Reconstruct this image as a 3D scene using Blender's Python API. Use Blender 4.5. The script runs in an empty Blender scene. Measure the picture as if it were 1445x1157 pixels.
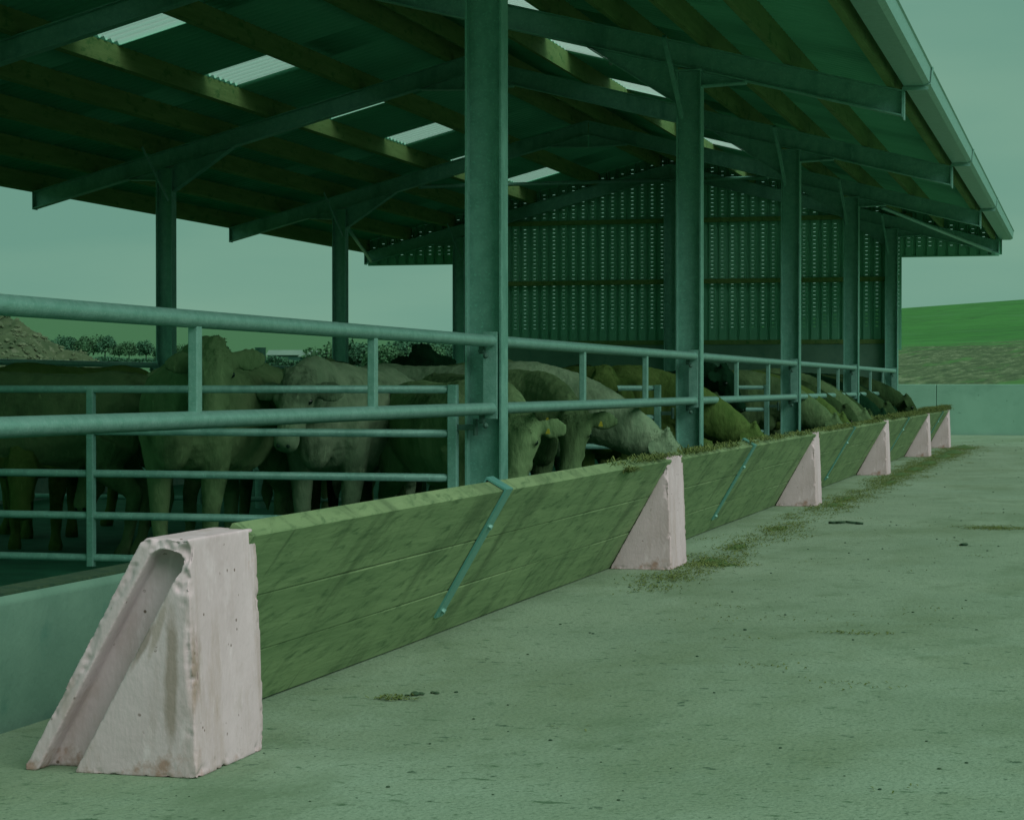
import bpy, bmesh, math, random
from mathutils import Vector, Matrix, noise
R = math.radians
random.seed(7)
scene = bpy.context.scene
COL = scene.collection

# ------------------------------------------------------------------ camera
HC = 0.9606; TH = 0.2689; PIT = -0.0116; FPX = 2968.2
cam = bpy.data.cameras.new('camera'); camo = bpy.data.objects.new('camera', cam); COL.objects.link(camo)
cam.sensor_fit = 'HORIZONTAL'; cam.sensor_width = 36.0; cam.lens = 36.0 * FPX / 1445.0
cam.clip_start = 0.1; cam.clip_end = 6000
camo.location = (0, 0, HC); camo.rotation_euler = (math.pi/2 + PIT, 0, TH)
scene.camera = camo

# ------------------------------------------------------------------ world: even overcast sky
w = bpy.data.worlds.new("World"); scene.world = w; w.use_nodes = True
nt = w.node_tree; nt.nodes.clear()
out = nt.nodes.new('ShaderNodeOutputWorld'); bg = nt.nodes.new('ShaderNodeBackground')
tc = nt.nodes.new('ShaderNodeTexCoord'); mp = nt.nodes.new('ShaderNodeMapping'); mp.inputs['Scale'].default_value = (1, 1, 5)
nz = nt.nodes.new('ShaderNodeTexNoise'); nz.inputs['Scale'].default_value = 4.0; nz.inputs['Detail'].default_value = 4; nz.inputs['Roughness'].default_value = .45
cr = nt.nodes.new('ShaderNodeValToRGB')
cr.color_ramp.elements[0].position = .34; cr.color_ramp.elements[0].color = (.094, .203, .156, 1)
cr.color_ramp.elements[1].position = .68; cr.color_ramp.elements[1].color = (.128, .238, .176, 1)
nt.links.new(tc.outputs['Generated'], mp.inputs['Vector']); nt.links.new(mp.outputs['Vector'], nz.inputs['Vector'])
nt.links.new(nz.outputs['Fac'], cr.inputs['Fac']); nt.links.new(cr.outputs['Color'], bg.inputs['Color'])
bg.inputs['Strength'].default_value = 1.0
nt.links.new(bg.outputs['Background'], out.inputs['Surface'])

# ------------------------------------------------------------------ light: soft sun behind cloud
sun = bpy.data.lights.new('sun', 'SUN'); suno = bpy.data.objects.new('sun', sun); COL.objects.link(suno)
sun.energy = 1.5; sun.angle = R(55); sun.color = (1.0, .93, .93)
suno.rotation_euler = Vector((.72, -.42, .75)).to_track_quat('Z', 'Y').to_euler()
scene.view_settings.view_transform = 'Standard'; scene.view_settings.look = 'None'
scene.view_settings.exposure = 0.65; scene.view_settings.gamma = 1.0
scene.cycles.max_bounces = 8; scene.cycles.diffuse_bounces = 5

# ------------------------------------------------------------------ materials
def lin(c):
    return tuple(((v/255)/12.92 if v/255 <= .04045 else ((v/255+.055)/1.055)**2.4) for v in c)
def scl(c, k): return tuple(min(v*k, .95) for v in c)
def mat(name, c1, c2=None, scale=3., detail=6., rough=.8, metal=0., bump=0., bscale=40., stretch=(1,1,1), spots=None, spec=.3, lo=.35, hi=.65):
    m = bpy.data.materials.new(name); m.use_nodes = True; t = m.node_tree; b = t.nodes['Principled BSDF']
    b.inputs['Roughness'].default_value = rough; b.inputs['Metallic'].default_value = metal
    b.inputs['Specular IOR Level'].default_value = spec
    tc = t.nodes.new('ShaderNodeTexCoord'); mp = t.nodes.new('ShaderNodeMapping'); mp.inputs['Scale'].default_value = stretch
    t.links.new(tc.outputs['Object'], mp.inputs['Vector'])
    n = t.nodes.new('ShaderNodeTexNoise'); n.inputs['Scale'].default_value = scale; n.inputs['Detail'].default_value = detail; n.inputs['Roughness'].default_value = .62
    t.links.new(mp.outputs['Vector'], n.inputs['Vector'])
    r = t.nodes.new('ShaderNodeValToRGB'); e = r.color_ramp.elements
    e[0].position = lo; e[1].position = hi; e[0].color = (*c1, 1); e[1].color = (*(c2 or c1), 1)
    t.links.new(n.outputs['Fac'], r.inputs['Fac']); cur = r.outputs['Color']
    for sp in (spots or []):      # (colour, scale, threshold lo, hi, stretch)
        n2 = t.nodes.new('ShaderNodeTexNoise'); n2.inputs['Scale'].default_value = sp[1]; n2.inputs['Detail'].default_value = 5; n2.inputs['Roughness'].default_value = .65
        mp2 = t.nodes.new('ShaderNodeMapping'); mp2.inputs['Scale'].default_value = sp[4] if len(sp) > 4 else (1,1,1)
        mp2.inputs['Location'].default_value = (sp[1]*1.7, 3.1, 5.3)
        t.links.new(tc.outputs['Object'], mp2.inputs['Vector']); t.links.new(mp2.outputs['Vector'], n2.inputs['Vector'])
        mr = t.nodes.new('ShaderNodeMapRange'); mr.inputs['From Min'].default_value = sp[2]; mr.inputs['From Max'].default_value = sp[3]
        t.links.new(n2.outputs['Fac'], mr.inputs['Value'])
        mx = t.nodes.new('ShaderNodeMix'); mx.data_type = 'RGBA'; mx.inputs['B'].default_value = (*sp[0], 1)
        t.links.new(mr.outputs['Result'], mx.inputs['Factor']); t.links.new(cur, mx.inputs['A']); cur = mx.outputs['Result']
    t.links.new(cur, b.inputs['Base Color'])
    if bump:
        nb = t.nodes.new('ShaderNodeTexNoise'); nb.inputs['Scale'].default_value = bscale; nb.inputs['Detail'].default_value = 5
        t.links.new(mp.outputs['Vector'], nb.inputs['Vector'])
        bp = t.nodes.new('ShaderNodeBump'); bp.inputs['Strength'].default_value = bump; bp.inputs['Distance'].default_value = .01
        t.links.new(nb.outputs['Fac'], bp.inputs['Height']); t.links.new(bp.outputs['Normal'], b.inputs['Normal'])
    return m

M = {}
M['galv'] = mat('galvanised_steel', (.13,.36,.275), (.19,.46,.36), 14, rough=.5, metal=.15, bump=.15, bscale=60,
                spots=[((.21,.58,.45), 70, .55, .7), ((.065,.25,.18), 3, .52, .75, (1,1,.3)), ((.20,.50,.39), 7, .60, .72, (1,1,.4))], spec=.5)
M['galv_bar'] = mat('galvanised_tube', (.155,.38,.30), (.215,.46,.38), 22, rough=.4, metal=.3, bump=.2, bscale=90,
                spots=[((.30,.54,.46), 110, .56, .7)], spec=.5)
M['sheet'] = mat('fibre_cement_sheet', (.11,.41,.255), (.13,.46,.29), 2, rough=.95)
M['clad'] = mat('ribbed_steel_cladding', (.15,.46,.30), (.19,.54,.36), 1.5, rough=.6, spec=.3, stretch=(1,1,.2))
M['timber'] = mat('purlin_timber', (.115,.215,.065), (.165,.28,.095), 5, rough=.85, stretch=(3,.3,3), bump=.2,
                spots=[((.06,.17,.045), 9, .56, .66, (1,.5,1))])
M['board'] = mat('treated_board_timber', (.145,.25,.11), (.205,.325,.15), 2.2, rough=.85, stretch=(6,.6,6), bump=.22, bscale=10)
M['block'] = mat('cast_concrete', (.52,.44,.455), (.62,.535,.56), 3.5, rough=.9, bump=.16, bscale=90, stretch=(1,1,.6),
                spots=[((.40,.32,.28), 5, .54, .72, (1,1,.35)), ((.16,.12,.09), 30, .70, .73), ((.46,.26,.16), 7, .68, .78), ((.72,.64,.68), 2.2, .58, .75)])
M['plinth'] = mat('plinth_concrete', (.105,.235,.165), (.14,.29,.205), 3, rough=.9, bump=.2, spots=[((.075,.21,.15), 6, .55, .75)])
M['wallc'] = mat('panel_concrete', (.17,.36,.26), (.21,.42,.31), 1.2, rough=.9, spots=[((.13,.29,.21), .8, .5, .72, (1,1,2)), ((.08,.2,.14), 9, .64, .75)])
M['floor'] = mat('slurry_floor', (.010,.13,.065), (.02,.19,.10), 4, rough=.85, bump=.6, bscale=12)
M['skylight'] = bpy.data.materials.new('translucent_sheet')
M['tag'] = mat('yellow_tag', (.24,.27,.02))
M['eye'] = mat('cow_eye', (.004,.02,.01), rough=.15, spec=.8)
M['hoof'] = mat('hoof', (.01,.045,.025))
M['feed'] = mat('silage', (.075,.135,.03), (.135,.19,.055), 30, rough=.95)
M['feeddark'] = mat('silage_dark', (.032,.095,.025), (.075,.15,.04), 25, rough=.95)
M['clod'] = mat('dung_clod', (.02,.065,.035), (.045,.095,.045), 30, rough=.95, bump=.5)
M['grass'] = mat('grass_field', (.028,.17,.018), (.045,.23,.025), .15, rough=1, bump=.8, bscale=3, spots=[((.02,.12,.02), .6, .55, .75)])
M['stone'] = mat('rubble', (.06,.11,.05), (.12,.17,.095), 3, rough=.95)
M['dirt'] = mat('spoil_heap', (.035,.07,.03), (.065,.105,.05), 3, rough=1, bump=.8, bscale=10, spots=[((.10,.14,.08), 5, .56, .68)])
M['leaf'] = mat('leaves', (.038,.135,.072), (.05,.155,.08), .6, rough=.9)  # lightened so that distance haze is in the leaf colour
M['leaf2'] = mat('leaves_hazed', (.05,.15,.07), (.062,.17,.075), .6, rough=.9)  # paler still, haze over the far trees painted into the colour
M['bark'] = mat('bark', (.01,.05,.025))
M['shedroof'] = mat('shed_roof', (.14,.24,.19), (.17,.28,.22), .3)
M['shedwall'] = mat('shed_wall', (.02,.09,.065), (.03,.11,.08), .3)
M['hinge'] = mat('hinge_steel', (.05,.14,.10), (.09,.2,.15), 30, rough=.5, metal=.3)
M['strap'] = mat('galvanised_strap', (.10,.33,.275), (.13,.38,.32), 18, rough=.4, metal=.3, spots=[((.12,.3,.25), 80, .6, .7)])

# skylight: translucent, lets daylight through
t = M['skylight']; t.use_nodes = True; T = t.node_tree; T.nodes.clear()
o_ = T.nodes.new('ShaderNodeOutputMaterial'); tr = T.nodes.new('ShaderNodeBsdfTranslucent'); tr.inputs['Color'].default_value = (.66,.82,.76,1)
tp = T.nodes.new('ShaderNodeBsdfTransparent'); tp.inputs['Color'].default_value = (.9,.95,.93,1); ms = T.nodes.new('ShaderNodeMixShader'); ms.inputs[0].default_value = .45
T.links.new(tr.outputs[0], ms.inputs[1]); T.links.new(tp.outputs[0], ms.inputs[2]); T.links.new(ms.outputs[0], o_.inputs[0])

# board: smeared diagonal wet marks, per plank tone
def board_extra():
    t = M['board'].node_tree; b = t.nodes['Principled BSDF']; src = b.inputs['Base Color'].links[0].from_socket
    tc = t.nodes.new('ShaderNodeTexCoord')
    for (rot, sc, st, lo, hi, colr) in ((R(56), 1.5, (1, 2.6, 1), .50, .66, (.066,.125,.052)), (R(62), 2.6, (1, 5.0, 1), .60, .72, (.042,.09,.036)), (R(50), 3.0, (1, 8, 1), .62, .76, (.23,.36,.18)), (R(8), 5.0, (1.2, 1.0, 8.), .52, .68, (.050,.12,.045))):
        sp = t.nodes.new('ShaderNodeSeparateXYZ'); cb = t.nodes.new('ShaderNodeCombineXYZ')
        t.links.new(tc.outputs['Object'], sp.inputs[0]); t.links.new(sp.outputs['Y'], cb.inputs['X']); t.links.new(sp.outputs['Z'], cb.inputs['Y'])
        mp = t.nodes.new('ShaderNodeMapping'); mp.inputs['Rotation'].default_value = (0, 0, -rot)
        mp2 = t.nodes.new('ShaderNodeMapping'); mp2.inputs['Scale'].default_value = st if st[2] == 1 else (1.2, 7, 1)
        t.links.new(cb.outputs[0], mp.inputs[0]); t.links.new(mp.outputs[0], mp2.inputs[0])
        n = t.nodes.new('ShaderNodeTexNoise'); n.inputs['Scale'].default_value = sc; n.inputs['Detail'].default_value = 7; n.inputs['Roughness'].default_value = .65
        n.inputs['Distortion'].default_value = .5
        t.links.new(mp2.outputs[0], n.inputs['Vector'])
        mr = t.nodes.new('ShaderNodeMapRange'); mr.inputs['From Min'].default_value = lo; mr.inputs['From Max'].default_value = hi; mr.inputs['To Max'].default_value = .75
        t.links.new(n.outputs['Fac'], mr.inputs['Value'])
        mx = t.nodes.new('ShaderNodeMix'); mx.data_type = 'RGBA'; mx.inputs['B'].default_value = (*colr, 1)
        t.links.new(mr.outputs['Result'], mx.inputs['Factor']); t.links.new(src, mx.inputs['A']); src = mx.outputs['Result']
    t.links.new(src, b.inputs['Base Color'])
board_extra()

M['yard'] = mat('yard_concrete', (.185,.288,.185), (.23,.34,.225), .9, rough=.9, bump=.6, bscale=55,
    spots=[((.15,.235,.13), 1.1, .47, .70, (1, .45, 1)), ((.12,.205,.11), 5, .60, .76, (.8, .5, 1)),
           ((.235,.36,.25), .6, .54, .72), ((.07,.15,.075), 26, .61, .68, (.5,1,1)), ((.035,.09,.05), 42, .67, .71, (.7,1,1)), ((.10,.19,.12), 120, .54, .66), ((.085,.16,.095), 60, .58, .68, (.6,1,1)), ((.06,.125,.07), 14, .64, .69, (1,1,1)), ((.135,.225,.13), 2.2, .56, .72, (1,.5,1))])

def block_extra():
    t = M['block'].node_tree; b = t.nodes['Principled BSDF']; src = b.inputs['Base Color'].links[0].from_socket
    tc = t.nodes.new('ShaderNodeTexCoord'); sp = t.nodes.new('ShaderNodeSeparateXYZ'); t.links.new(tc.outputs['Object'], sp.inputs[0])
    def over(fac, colr):
        nonlocal src
        mx = t.nodes.new('ShaderNodeMix'); mx.data_type = 'RGBA'; mx.inputs['B'].default_value = (*colr, 1)
        t.links.new(fac, mx.inputs['Factor']); t.links.new(src, mx.inputs['A']); src = mx.outputs['Result']
    def nz(scale, stretch, lo, hi, mul=1.):
        mp = t.nodes.new('ShaderNodeMapping'); mp.inputs['Scale'].default_value = stretch; t.links.new(tc.outputs['Object'], mp.inputs[0])
        n = t.nodes.new('ShaderNodeTexNoise'); n.inputs['Scale'].default_value = scale; n.inputs['Detail'].default_value = 7; n.inputs['Roughness'].default_value = .7
        t.links.new(mp.outputs[0], n.inputs['Vector'])
        mr = t.nodes.new('ShaderNodeMapRange'); mr.inputs['From Min'].default_value = lo; mr.inputs['From Max'].default_value = hi; mr.inputs['To Max'].default_value = mul
        t.links.new(n.outputs['Fac'], mr.inputs['Value']); return n, mr.outputs[0]
    # damp vertical streaks, cement bloom, ragged rusty soil splashed along the foot, air holes
    over(nz(7, (1, 1, .16), .52, .66, .55)[1], (.40,.33,.31))
    over(nz(3.2, (1, 1, .5), .55, .64, .5)[1], (.36,.31,.27))
    over(nz(16, (1, 1, .3), .58, .70, .5)[1], (.74,.66,.69))
    n, _ = nz(11, (1, 1, .8), 0, 1)
    ma = t.nodes.new('ShaderNodeMath'); ma.operation = 'MULTIPLY_ADD'; ma.inputs[1].default_value = .42; t.links.new(n.outputs['Fac'], ma.inputs[0])
    mz = t.nodes.new('ShaderNodeMath'); mz.operation = 'MULTIPLY'; mz.inputs[1].default_value = -1.0; t.links.new(sp.outputs['Z'], mz.inputs[0]); t.links.new(mz.outputs[0], ma.inputs[2])
    mr = t.nodes.new('ShaderNodeMapRange'); mr.inputs['From Min'].default_value = .185; mr.inputs['From Max'].default_value = .25; mr.inputs['To Max'].default_value = .75
    t.links.new(ma.outputs[0], mr.inputs['Value']); over(mr.outputs[0], (.30,.17,.11))
    v = t.nodes.new('ShaderNodeTexVoronoi'); v.inputs['Scale'].default_value = 26; t.links.new(tc.outputs['Object'], v.inputs['Vector'])
    n2, g2 = nz(9, (1,1,1), .50, .56)
    mv = t.nodes.new('ShaderNodeMapRange'); mv.inputs['From Min'].default_value = .13; mv.inputs['From Max'].default_value = .09
    t.links.new(v.outputs['Distance'], mv.inputs['Value'])
    mm = t.nodes.new('ShaderNodeMath'); mm.operation = 'MULTIPLY'; t.links.new(mv.outputs[0], mm.inputs[0]); t.links.new(g2, mm.inputs[1])
    over(mm.outputs[0], (.17,.13,.11))
    t.links.new(src, b.inputs['Base Color'])
block_extra()

def terrain_mat():
    m = mat('hillside', (.028,.17,.024), (.042,.215,.034), .05, rough=1, bump=.5, bscale=2.5,
            spots=[((.020,.105,.020), .35, .48, .72), ((.05,.21,.05), .09, .55, .7), ((.018,.09,.02), 1.6, .58, .72)])
    t = m.node_tree; b = t.nodes['Principled BSDF']; src = b.inputs['Base Color'].links[0].from_socket
    tc = t.nodes.new('ShaderNodeTexCoord')
    # bare soil close behind the wall on the right, ragged edge
    sp = t.nodes.new('ShaderNodeSeparateXYZ'); t.links.new(tc.outputs['Object'], sp.inputs[0])
    n = t.nodes.new('ShaderNodeTexNoise'); n.inputs['Scale'].default_value = .12; n.inputs['Detail'].default_value = 8; n.inputs['Roughness'].default_value = .7
    t.links.new(tc.outputs['Object'], n.inputs['Vector'])
    ma = t.nodes.new('ShaderNodeMath'); ma.operation = 'MULTIPLY_ADD'; ma.inputs[1].default_value = -95.0
    t.links.new(n.outputs['Fac'], ma.inputs[0]); t.links.new(sp.outputs['Y'], ma.inputs[2])
    mr = t.nodes.new('ShaderNodeMapRange'); mr.inputs['From Min'].default_value = 78; mr.inputs['From Max'].default_value = 88
    mr.inputs['To Min'].default_value = 1; mr.inputs['To Max'].default_value = 0
    t.links.new(ma.outputs[0], mr.inputs['Value'])
    mr2 = t.nodes.new('ShaderNodeMapRange'); mr2.inputs['From Min'].default_value = -30; mr2.inputs['From Max'].default_value = -22
    t.links.new(sp.outputs['X'], mr2.inputs['Value'])
    mm = t.nodes.new('ShaderNodeMath'); mm.operation = 'MULTIPLY'; t.links.new(mr.outputs[0], mm.inputs[0]); t.links.new(mr2.outputs[0], mm.inputs[1])
    ns = t.nodes.new('ShaderNodeTexNoise'); ns.inputs['Scale'].default_value = 2.2; ns.inputs['Detail'].default_value = 9; ns.inputs['Roughness'].default_value = .85
    mps = t.nodes.new('ShaderNodeMapping'); mps.inputs['Scale'].default_value = (1, .10, 1)
    t.links.new(tc.outputs['Object'], mps.inputs[0]); t.links.new(mps.outputs[0], ns.inputs['Vector'])
    rs = t.nodes.new('ShaderNodeValToRGB'); e = rs.color_ramp.elements
    e[0].position = .40; e[0].color = (.028,.065,.022,1); e[1].position = .62; e[1].color = (.19,.26,.14,1)
    e2 = rs.color_ramp.elements.new(.52); e2.color = (.07,.125,.048,1)
    t.links.new(ns.outputs['Fac'], rs.inputs['Fac'])
    # green tufts coming through the soil
    nt_ = t.nodes.new('ShaderNodeTexNoise'); nt_.inputs['Scale'].default_value = .5; nt_.inputs['Detail'].default_value = 8; nt_.inputs['Roughness'].default_value = .75
    t.links.new(mps.outputs[0], nt_.inputs['Vector'])
    mrt = t.nodes.new('ShaderNodeMapRange'); mrt.inputs['From Min'].default_value = .54; mrt.inputs['From Max'].default_value = .62; mrt.inputs['To Max'].default_value = .8
    t.links.new(nt_.outputs['Fac'], mrt.inputs['Value'])
    mxt = t.nodes.new('ShaderNodeMix'); mxt.data_type = 'RGBA'; mxt.inputs['B'].default_value = (.05,.19,.035,1)
    t.links.new(mrt.outputs[0], mxt.inputs['Factor']); t.links.new(rs.outputs['Color'], mxt.inputs['A'])
    # distance haze painted as a paler tint on the far left valley side
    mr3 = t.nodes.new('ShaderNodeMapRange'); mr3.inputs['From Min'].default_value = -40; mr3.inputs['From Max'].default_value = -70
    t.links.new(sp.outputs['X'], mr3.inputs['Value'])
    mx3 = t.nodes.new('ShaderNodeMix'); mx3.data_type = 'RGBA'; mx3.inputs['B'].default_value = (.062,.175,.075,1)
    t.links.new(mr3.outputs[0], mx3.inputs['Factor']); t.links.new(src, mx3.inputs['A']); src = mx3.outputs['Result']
    mx = t.nodes.new('ShaderNodeMix'); mx.data_type = 'RGBA'
    t.links.new(mm.outputs[0], mx.inputs['Factor']); t.links.new(src, mx.inputs['A']); t.links.new(mxt.outputs['Result'], mx.inputs['B'])
    t.links.new(mx.outputs['Result'], b.inputs['Base Color'])
    return m
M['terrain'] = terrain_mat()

def coat(name, c1, c2, patch=None):
    m = mat(name, c1, c2, 6, rough=.85, bump=.9, bscale=38, stretch=(1,1,.45),
            spots=[(scl(c1, .55), 2.6, .52, .7), (scl(c2, 1.3), 22, .6, .75, (1,1,.3))], spec=.0)
    return m
COATS = {
 'tan': coat('tan_hair', (.115,.225,.095), (.165,.29,.13)),
 'cream': coat('cream_hair', (.15,.27,.15), (.22,.345,.205)),
 'brown': coat('brown_hair', (.058,.125,.030), (.09,.165,.045)),
 'dun': coat('dun_hair', (.075,.155,.065), (.11,.20,.085)),
 'dark': coat('dark_brown_hair', (.024,.060,.022), (.038,.080,.030)),
 'black': coat('black_hair', (.006,.030,.013), (.009,.040,.018)),
}

# ------------------------------------------------------------------ mesh helpers
class MB:
    def __init__(s): s.v = []; s.f = []
    def add(s, vs, fs):
        k = len(s.v); s.v += [tuple(p) for p in vs]; s.f += [tuple(i+k for i in f) for f in fs]; return s
    def box(s, x0, x1, y0, y1, z0, z1):
        return s.add([(x0,y0,z0),(x1,y0,z0),(x1,y1,z0),(x0,y1,z0),(x0,y0,z1),(x1,y0,z1),(x1,y1,z1),(x0,y1,z1)],
              [(0,3,2,1),(4,5,6,7),(0,1,5,4),(1,2,6,5),(2,3,7,6),(3,0,4,7)])
    def prism(s, poly, axis, a, b):     # poly of 2-tuples in the other two axes; any simple polygon
        n = len(poly)
        def P(p, t):
            if axis == 1: return (p[0], t, p[1])
            if axis == 0: return (t, p[0], p[1])
            return (p[0], p[1], t)
        vs = [P(p, a) for p in poly] + [P(p, b) for p in poly]
        fs = [tuple(range(n)), tuple(range(2*n-1, n-1, -1))] + [(i, i+n, (i+1) % n + n, (i+1) % n) for i in range(n)]
        return s.add(vs, fs)
    def tube(s, p0, p1, r0, r1=None, n=12, cap=True):
        r1 = r0 if r1 is None else r1
        p0, p1 = Vector(p0), Vector(p1); d = (p1-p0)
        if d.length < 1e-6: return s
        q = d.to_track_quat('Z', 'Y'); vs = []
        for (p, r) in ((p0, r0), (p1, r1)):
            for i in range(n):
                a = 2*math.pi*i/n; vs.append(p + q @ Vector((r*math.cos(a), r*math.sin(a), 0)))
        fs = [(i, (i+1) % n, (i+1) % n + n, i+n) for i in range(n)]
        if cap: fs += [tuple(range(n-1, -1, -1)), tuple(range(n, 2*n))]
        return s.add(vs, fs)
    def bar(s, p0, p1, w, h, up=(0,0,1)):    # rectangular bar
        p0, p1 = Vector(p0), Vector(p1); d = (p1-p0).normalized(); up = Vector(up)
        sd = d.cross(up).normalized(); u = sd.cross(d).normalized(); vs = []
        for p in (p0, p1):
            for (a, b) in ((-1,-1),(1,-1),(1,1),(-1,1)): vs.append(p + sd*a*w/2 + u*b*h/2)
        return s.add(vs, [(0,3,2,1),(4,5,6,7),(0,1,5,4),(1,2,6,5),(2,3,7,6),(3,0,4,7)])
    def ball(s, c, r, rot=None, n=10, m=7):
        if not hasattr(r, '__len__'): r = (r,r,r)
        vs = []; c = Vector(c); rot = rot or Matrix.Identity(3)
        for j in range(1, m):
            ph = math.pi*j/m
            for i in range(n):
                a = 2*math.pi*i/n
                vs.append(c + rot @ Vector((r[0]*math.sin(ph)*math.cos(a), r[1]*math.sin(ph)*math.sin(a), r[2]*math.cos(ph))))
        vs.append(c + rot @ Vector((0,0,r[2]))); vs.append(c + rot @ Vector((0,0,-r[2]))); T = (m-1)*n
        fs = []
        for j in range(m-2):
            for i in range(n): fs.append((j*n+i, (j+1)*n+i, (j+1)*n+(i+1) % n, j*n+(i+1) % n))
        for i in range(n): fs.append((T, i, (i+1) % n)); fs.append((T+1, (m-2)*n+(i+1) % n, (m-2)*n+i))
        return s.add(vs, fs)
    def loft(s, rings):     # rings: lists of equal length points; capped
        n = len(rings[0]); vs = [p for r in rings for p in r]; fs = []
        for j in range(len(rings)-1):
            for i in range(n): fs.append((j*n+i, j*n+(i+1) % n, (j+1)*n+(i+1) % n, (j+1)*n+i))
        fs += [tuple(range(n-1, -1, -1)), tuple(range((len(rings)-1)*n, len(rings)*n))]
        return s.add(vs, fs)
    def mesh(s, name, fix=True):
        me = bpy.data.meshes.new(name); me.from_pydata([tuple(p) for p in s.v], [], s.f)
        if fix:
            bm = bmesh.new(); bm.from_mesh(me); bmesh.ops.recalc_face_normals(bm, faces=bm.faces[:]); bm.to_mesh(me); bm.free()
        return me
    def build(s, name, m, parent=None, smooth=False, bevel=0., fix=True, loc=None):
        me = s.mesh(name, fix); me.materials.append(m)
        o = bpy.data.objects.new(name, me); COL.objects.link(o)
        if parent: o.parent = parent
        if loc: o.location = loc
        if smooth: me.polygons.foreach_set('use_smooth', [True]*len(me.polygons))
        if bevel:
            b = o.modifiers.new('bevel', 'BEVEL'); b.width = bevel; b.segments = 2; b.limit_method = 'ANGLE'
        return o
def tag(o, label=None, cat=None, group=None, kind=None):
    if label: o['label'] = label
    if cat: o['category'] = cat
    if group: o['group'] = group
    if kind: o['kind'] = kind
    return o
def empty(name, loc=(0,0,0), rz=0, **k):
    o = bpy.data.objects.new(name, None); COL.objects.link(o); o.location = loc; o.rotation_euler = (0,0,rz); o.empty_display_size = .2
    return tag(o, **k)
def copy_tree(o, parent=None):
    c = o.copy(); COL.objects.link(c); c.parent = parent
    for ch in [x for x in o.children]: copy_tree(ch, c)
    return c
def ray(u, dist, v=None):      # direction of a photo column at a distance
    a = (u-722.5)/FPX; c, s = math.cos(TH), math.sin(TH)
    z = dist
    return (a*z*c - z*s, a*z*s + z*c)

S = 6.0; Y0 = 4.99
def FY(k): return Y0 + S*(k-1)
XC = -3.07; XL = -10.49; XR = -6.87; ZE = 3.28; ZR = 4.70; SL = .258
XER = -1.46; XEL = -12.31
def rz_(x): return ZR - SL*abs(x-XR)       # rafter top
# ------------------------------------------------------------------ ground
def ground():
    vs = []; fs = []; NA = 200; rs = [0.5, 12, 30, 42, 46, 52, 60, 70, 82, 96, 112, 130, 150, 175, 200, 235, 275, 330, 400, 500, 620, 760, 900, 1100, 1500, 2400, 4000]
    for i in range(NA+1):
        az = TH + math.pi - 2*math.pi*i/NA
        pass
    azs = []
    u = -1500
    while u <= 3200: azs.append(TH - math.atan((u-722.5)/FPX)); u += 20
    a0 = azs[0]; a1 = azs[-1]
    rest = (2*math.pi - (a0 - a1))
    for k in range(1, 40): azs.append(a1 - rest*k/40)
    n = len(azs)
    for a in azs:
        uu = 722.5 + FPX*math.tan(max(-1.2, min(1.2, TH - a))) if abs(TH-a) < 1.3 else (3000 if TH-a > 0 else -1500)
        # skyline elevation (tan) for this bearing
        eR = (544 - max(360, 434 - (uu-1268)*.066))/FPX
        eL = (544 - (437 + max(0, min(640, uu))*.066))/FPX
        tt = max(0, min(1, (uu-700)/450)); tt = tt*tt*(3-2*tt)
        for r in rs:
            x, y = -math.sin(a)*r, math.cos(a)*r
            # right-hand hill: close, convex ; left: far valley side
            f1 = max(0, min(1, (r-44)/230)); h1 = HC*min(1, max(0, (r-40)/8)) + r*eR*(f1**.62)*(1.0 if r < 275 else 1.0) if r > 44 else 0
            if r > 275: h1 = HC + 275*eR - (r-275)*.01
            f2 = max(0, min(1, (r-120)/780)); h2 = r*eL*(f2**1.4) if r <= 900 else 900*eL - (r-900)*.004
            h2 += HC*f2
            z = h1*tt + h2*(1-tt) - .3
            if r > 60: z += noise.noise(Vector((x*.02, y*.02, 1)))*r*.0012
            vs.append((x, y, z if r > 43 else -.3))
    m = len(rs)
    for i in range(n):
        j = (i+1) % n
        for k in range(m-1): fs.append((i*m+k, j*m+k, j*m+k+1, i*m+k+1))
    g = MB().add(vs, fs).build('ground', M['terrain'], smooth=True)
    tag(g, kind='structure')
    y = MB().box(-2.90, 60, -30, 41.7, -.28, 0.0).build('yard', M['yard']); tag(y, kind='structure')
    y = MB().box(-2.90, -1.9, 41.7, 41.701, -.28, 0.0)
    f = MB().box(-14, -3.12, -2, 36.5, -.29, -.2).build('barn_floor', M['floor']); tag(f, kind='structure')
ground()

# ------------------------------------------------------------------ barn
barn = empty('cattle_barn', (XR, FY(1), 0), label='long open sided steel framed cattle barn with a shallow pitched corrugated roof', cat='barn')
def bpart(mb, name, m, smooth=False, bevel=0, parent=None):
    # world coordinates -> local of the barn root
    ox, oy = XR, FY(1)
    mb.v = [(p[0]-ox, p[1]-oy, p[2]) for p in mb.v]
    return mb.build(name, m, parent or barn, smooth, bevel)
def ibeam_col(xo, y, z0, z1, outer):     # web in the XZ plane, flanges face +-X ; xo = right-hand face
    mb = MB(); x0, x1 = xo-.205, xo; t = .011; fw = .067
    mb.box(x0, x0+t, y-fw, y+fw, z0, z1); mb.box(x1-t, x1, y-fw, y+fw, z0, z1)
    mb.box(x0+t, x1-t, y-.004, y+.004, z0, z1)
    return mb
def rafter_pts(xa, xb, y, depth=.205):
    mb = MB(); fw = .06; t = .011
    za, zb = rz_(xa), rz_(xb)
    mb.prism([(xa, za-t), (xb, zb-t), (xb, zb-depth+t), (xa, za-depth+t)], 1, y-.004, y+.004)
    mb.prism([(xa, za), (xb, zb), (xb, zb-t), (xa, za-t)], 1, y-fw, y+fw)
    mb.prism([(xa, za-depth+t), (xb, zb-depth+t), (xb, zb-depth), (xa, za-depth)], 1, y-fw, y+fw)
    return mb
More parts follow.
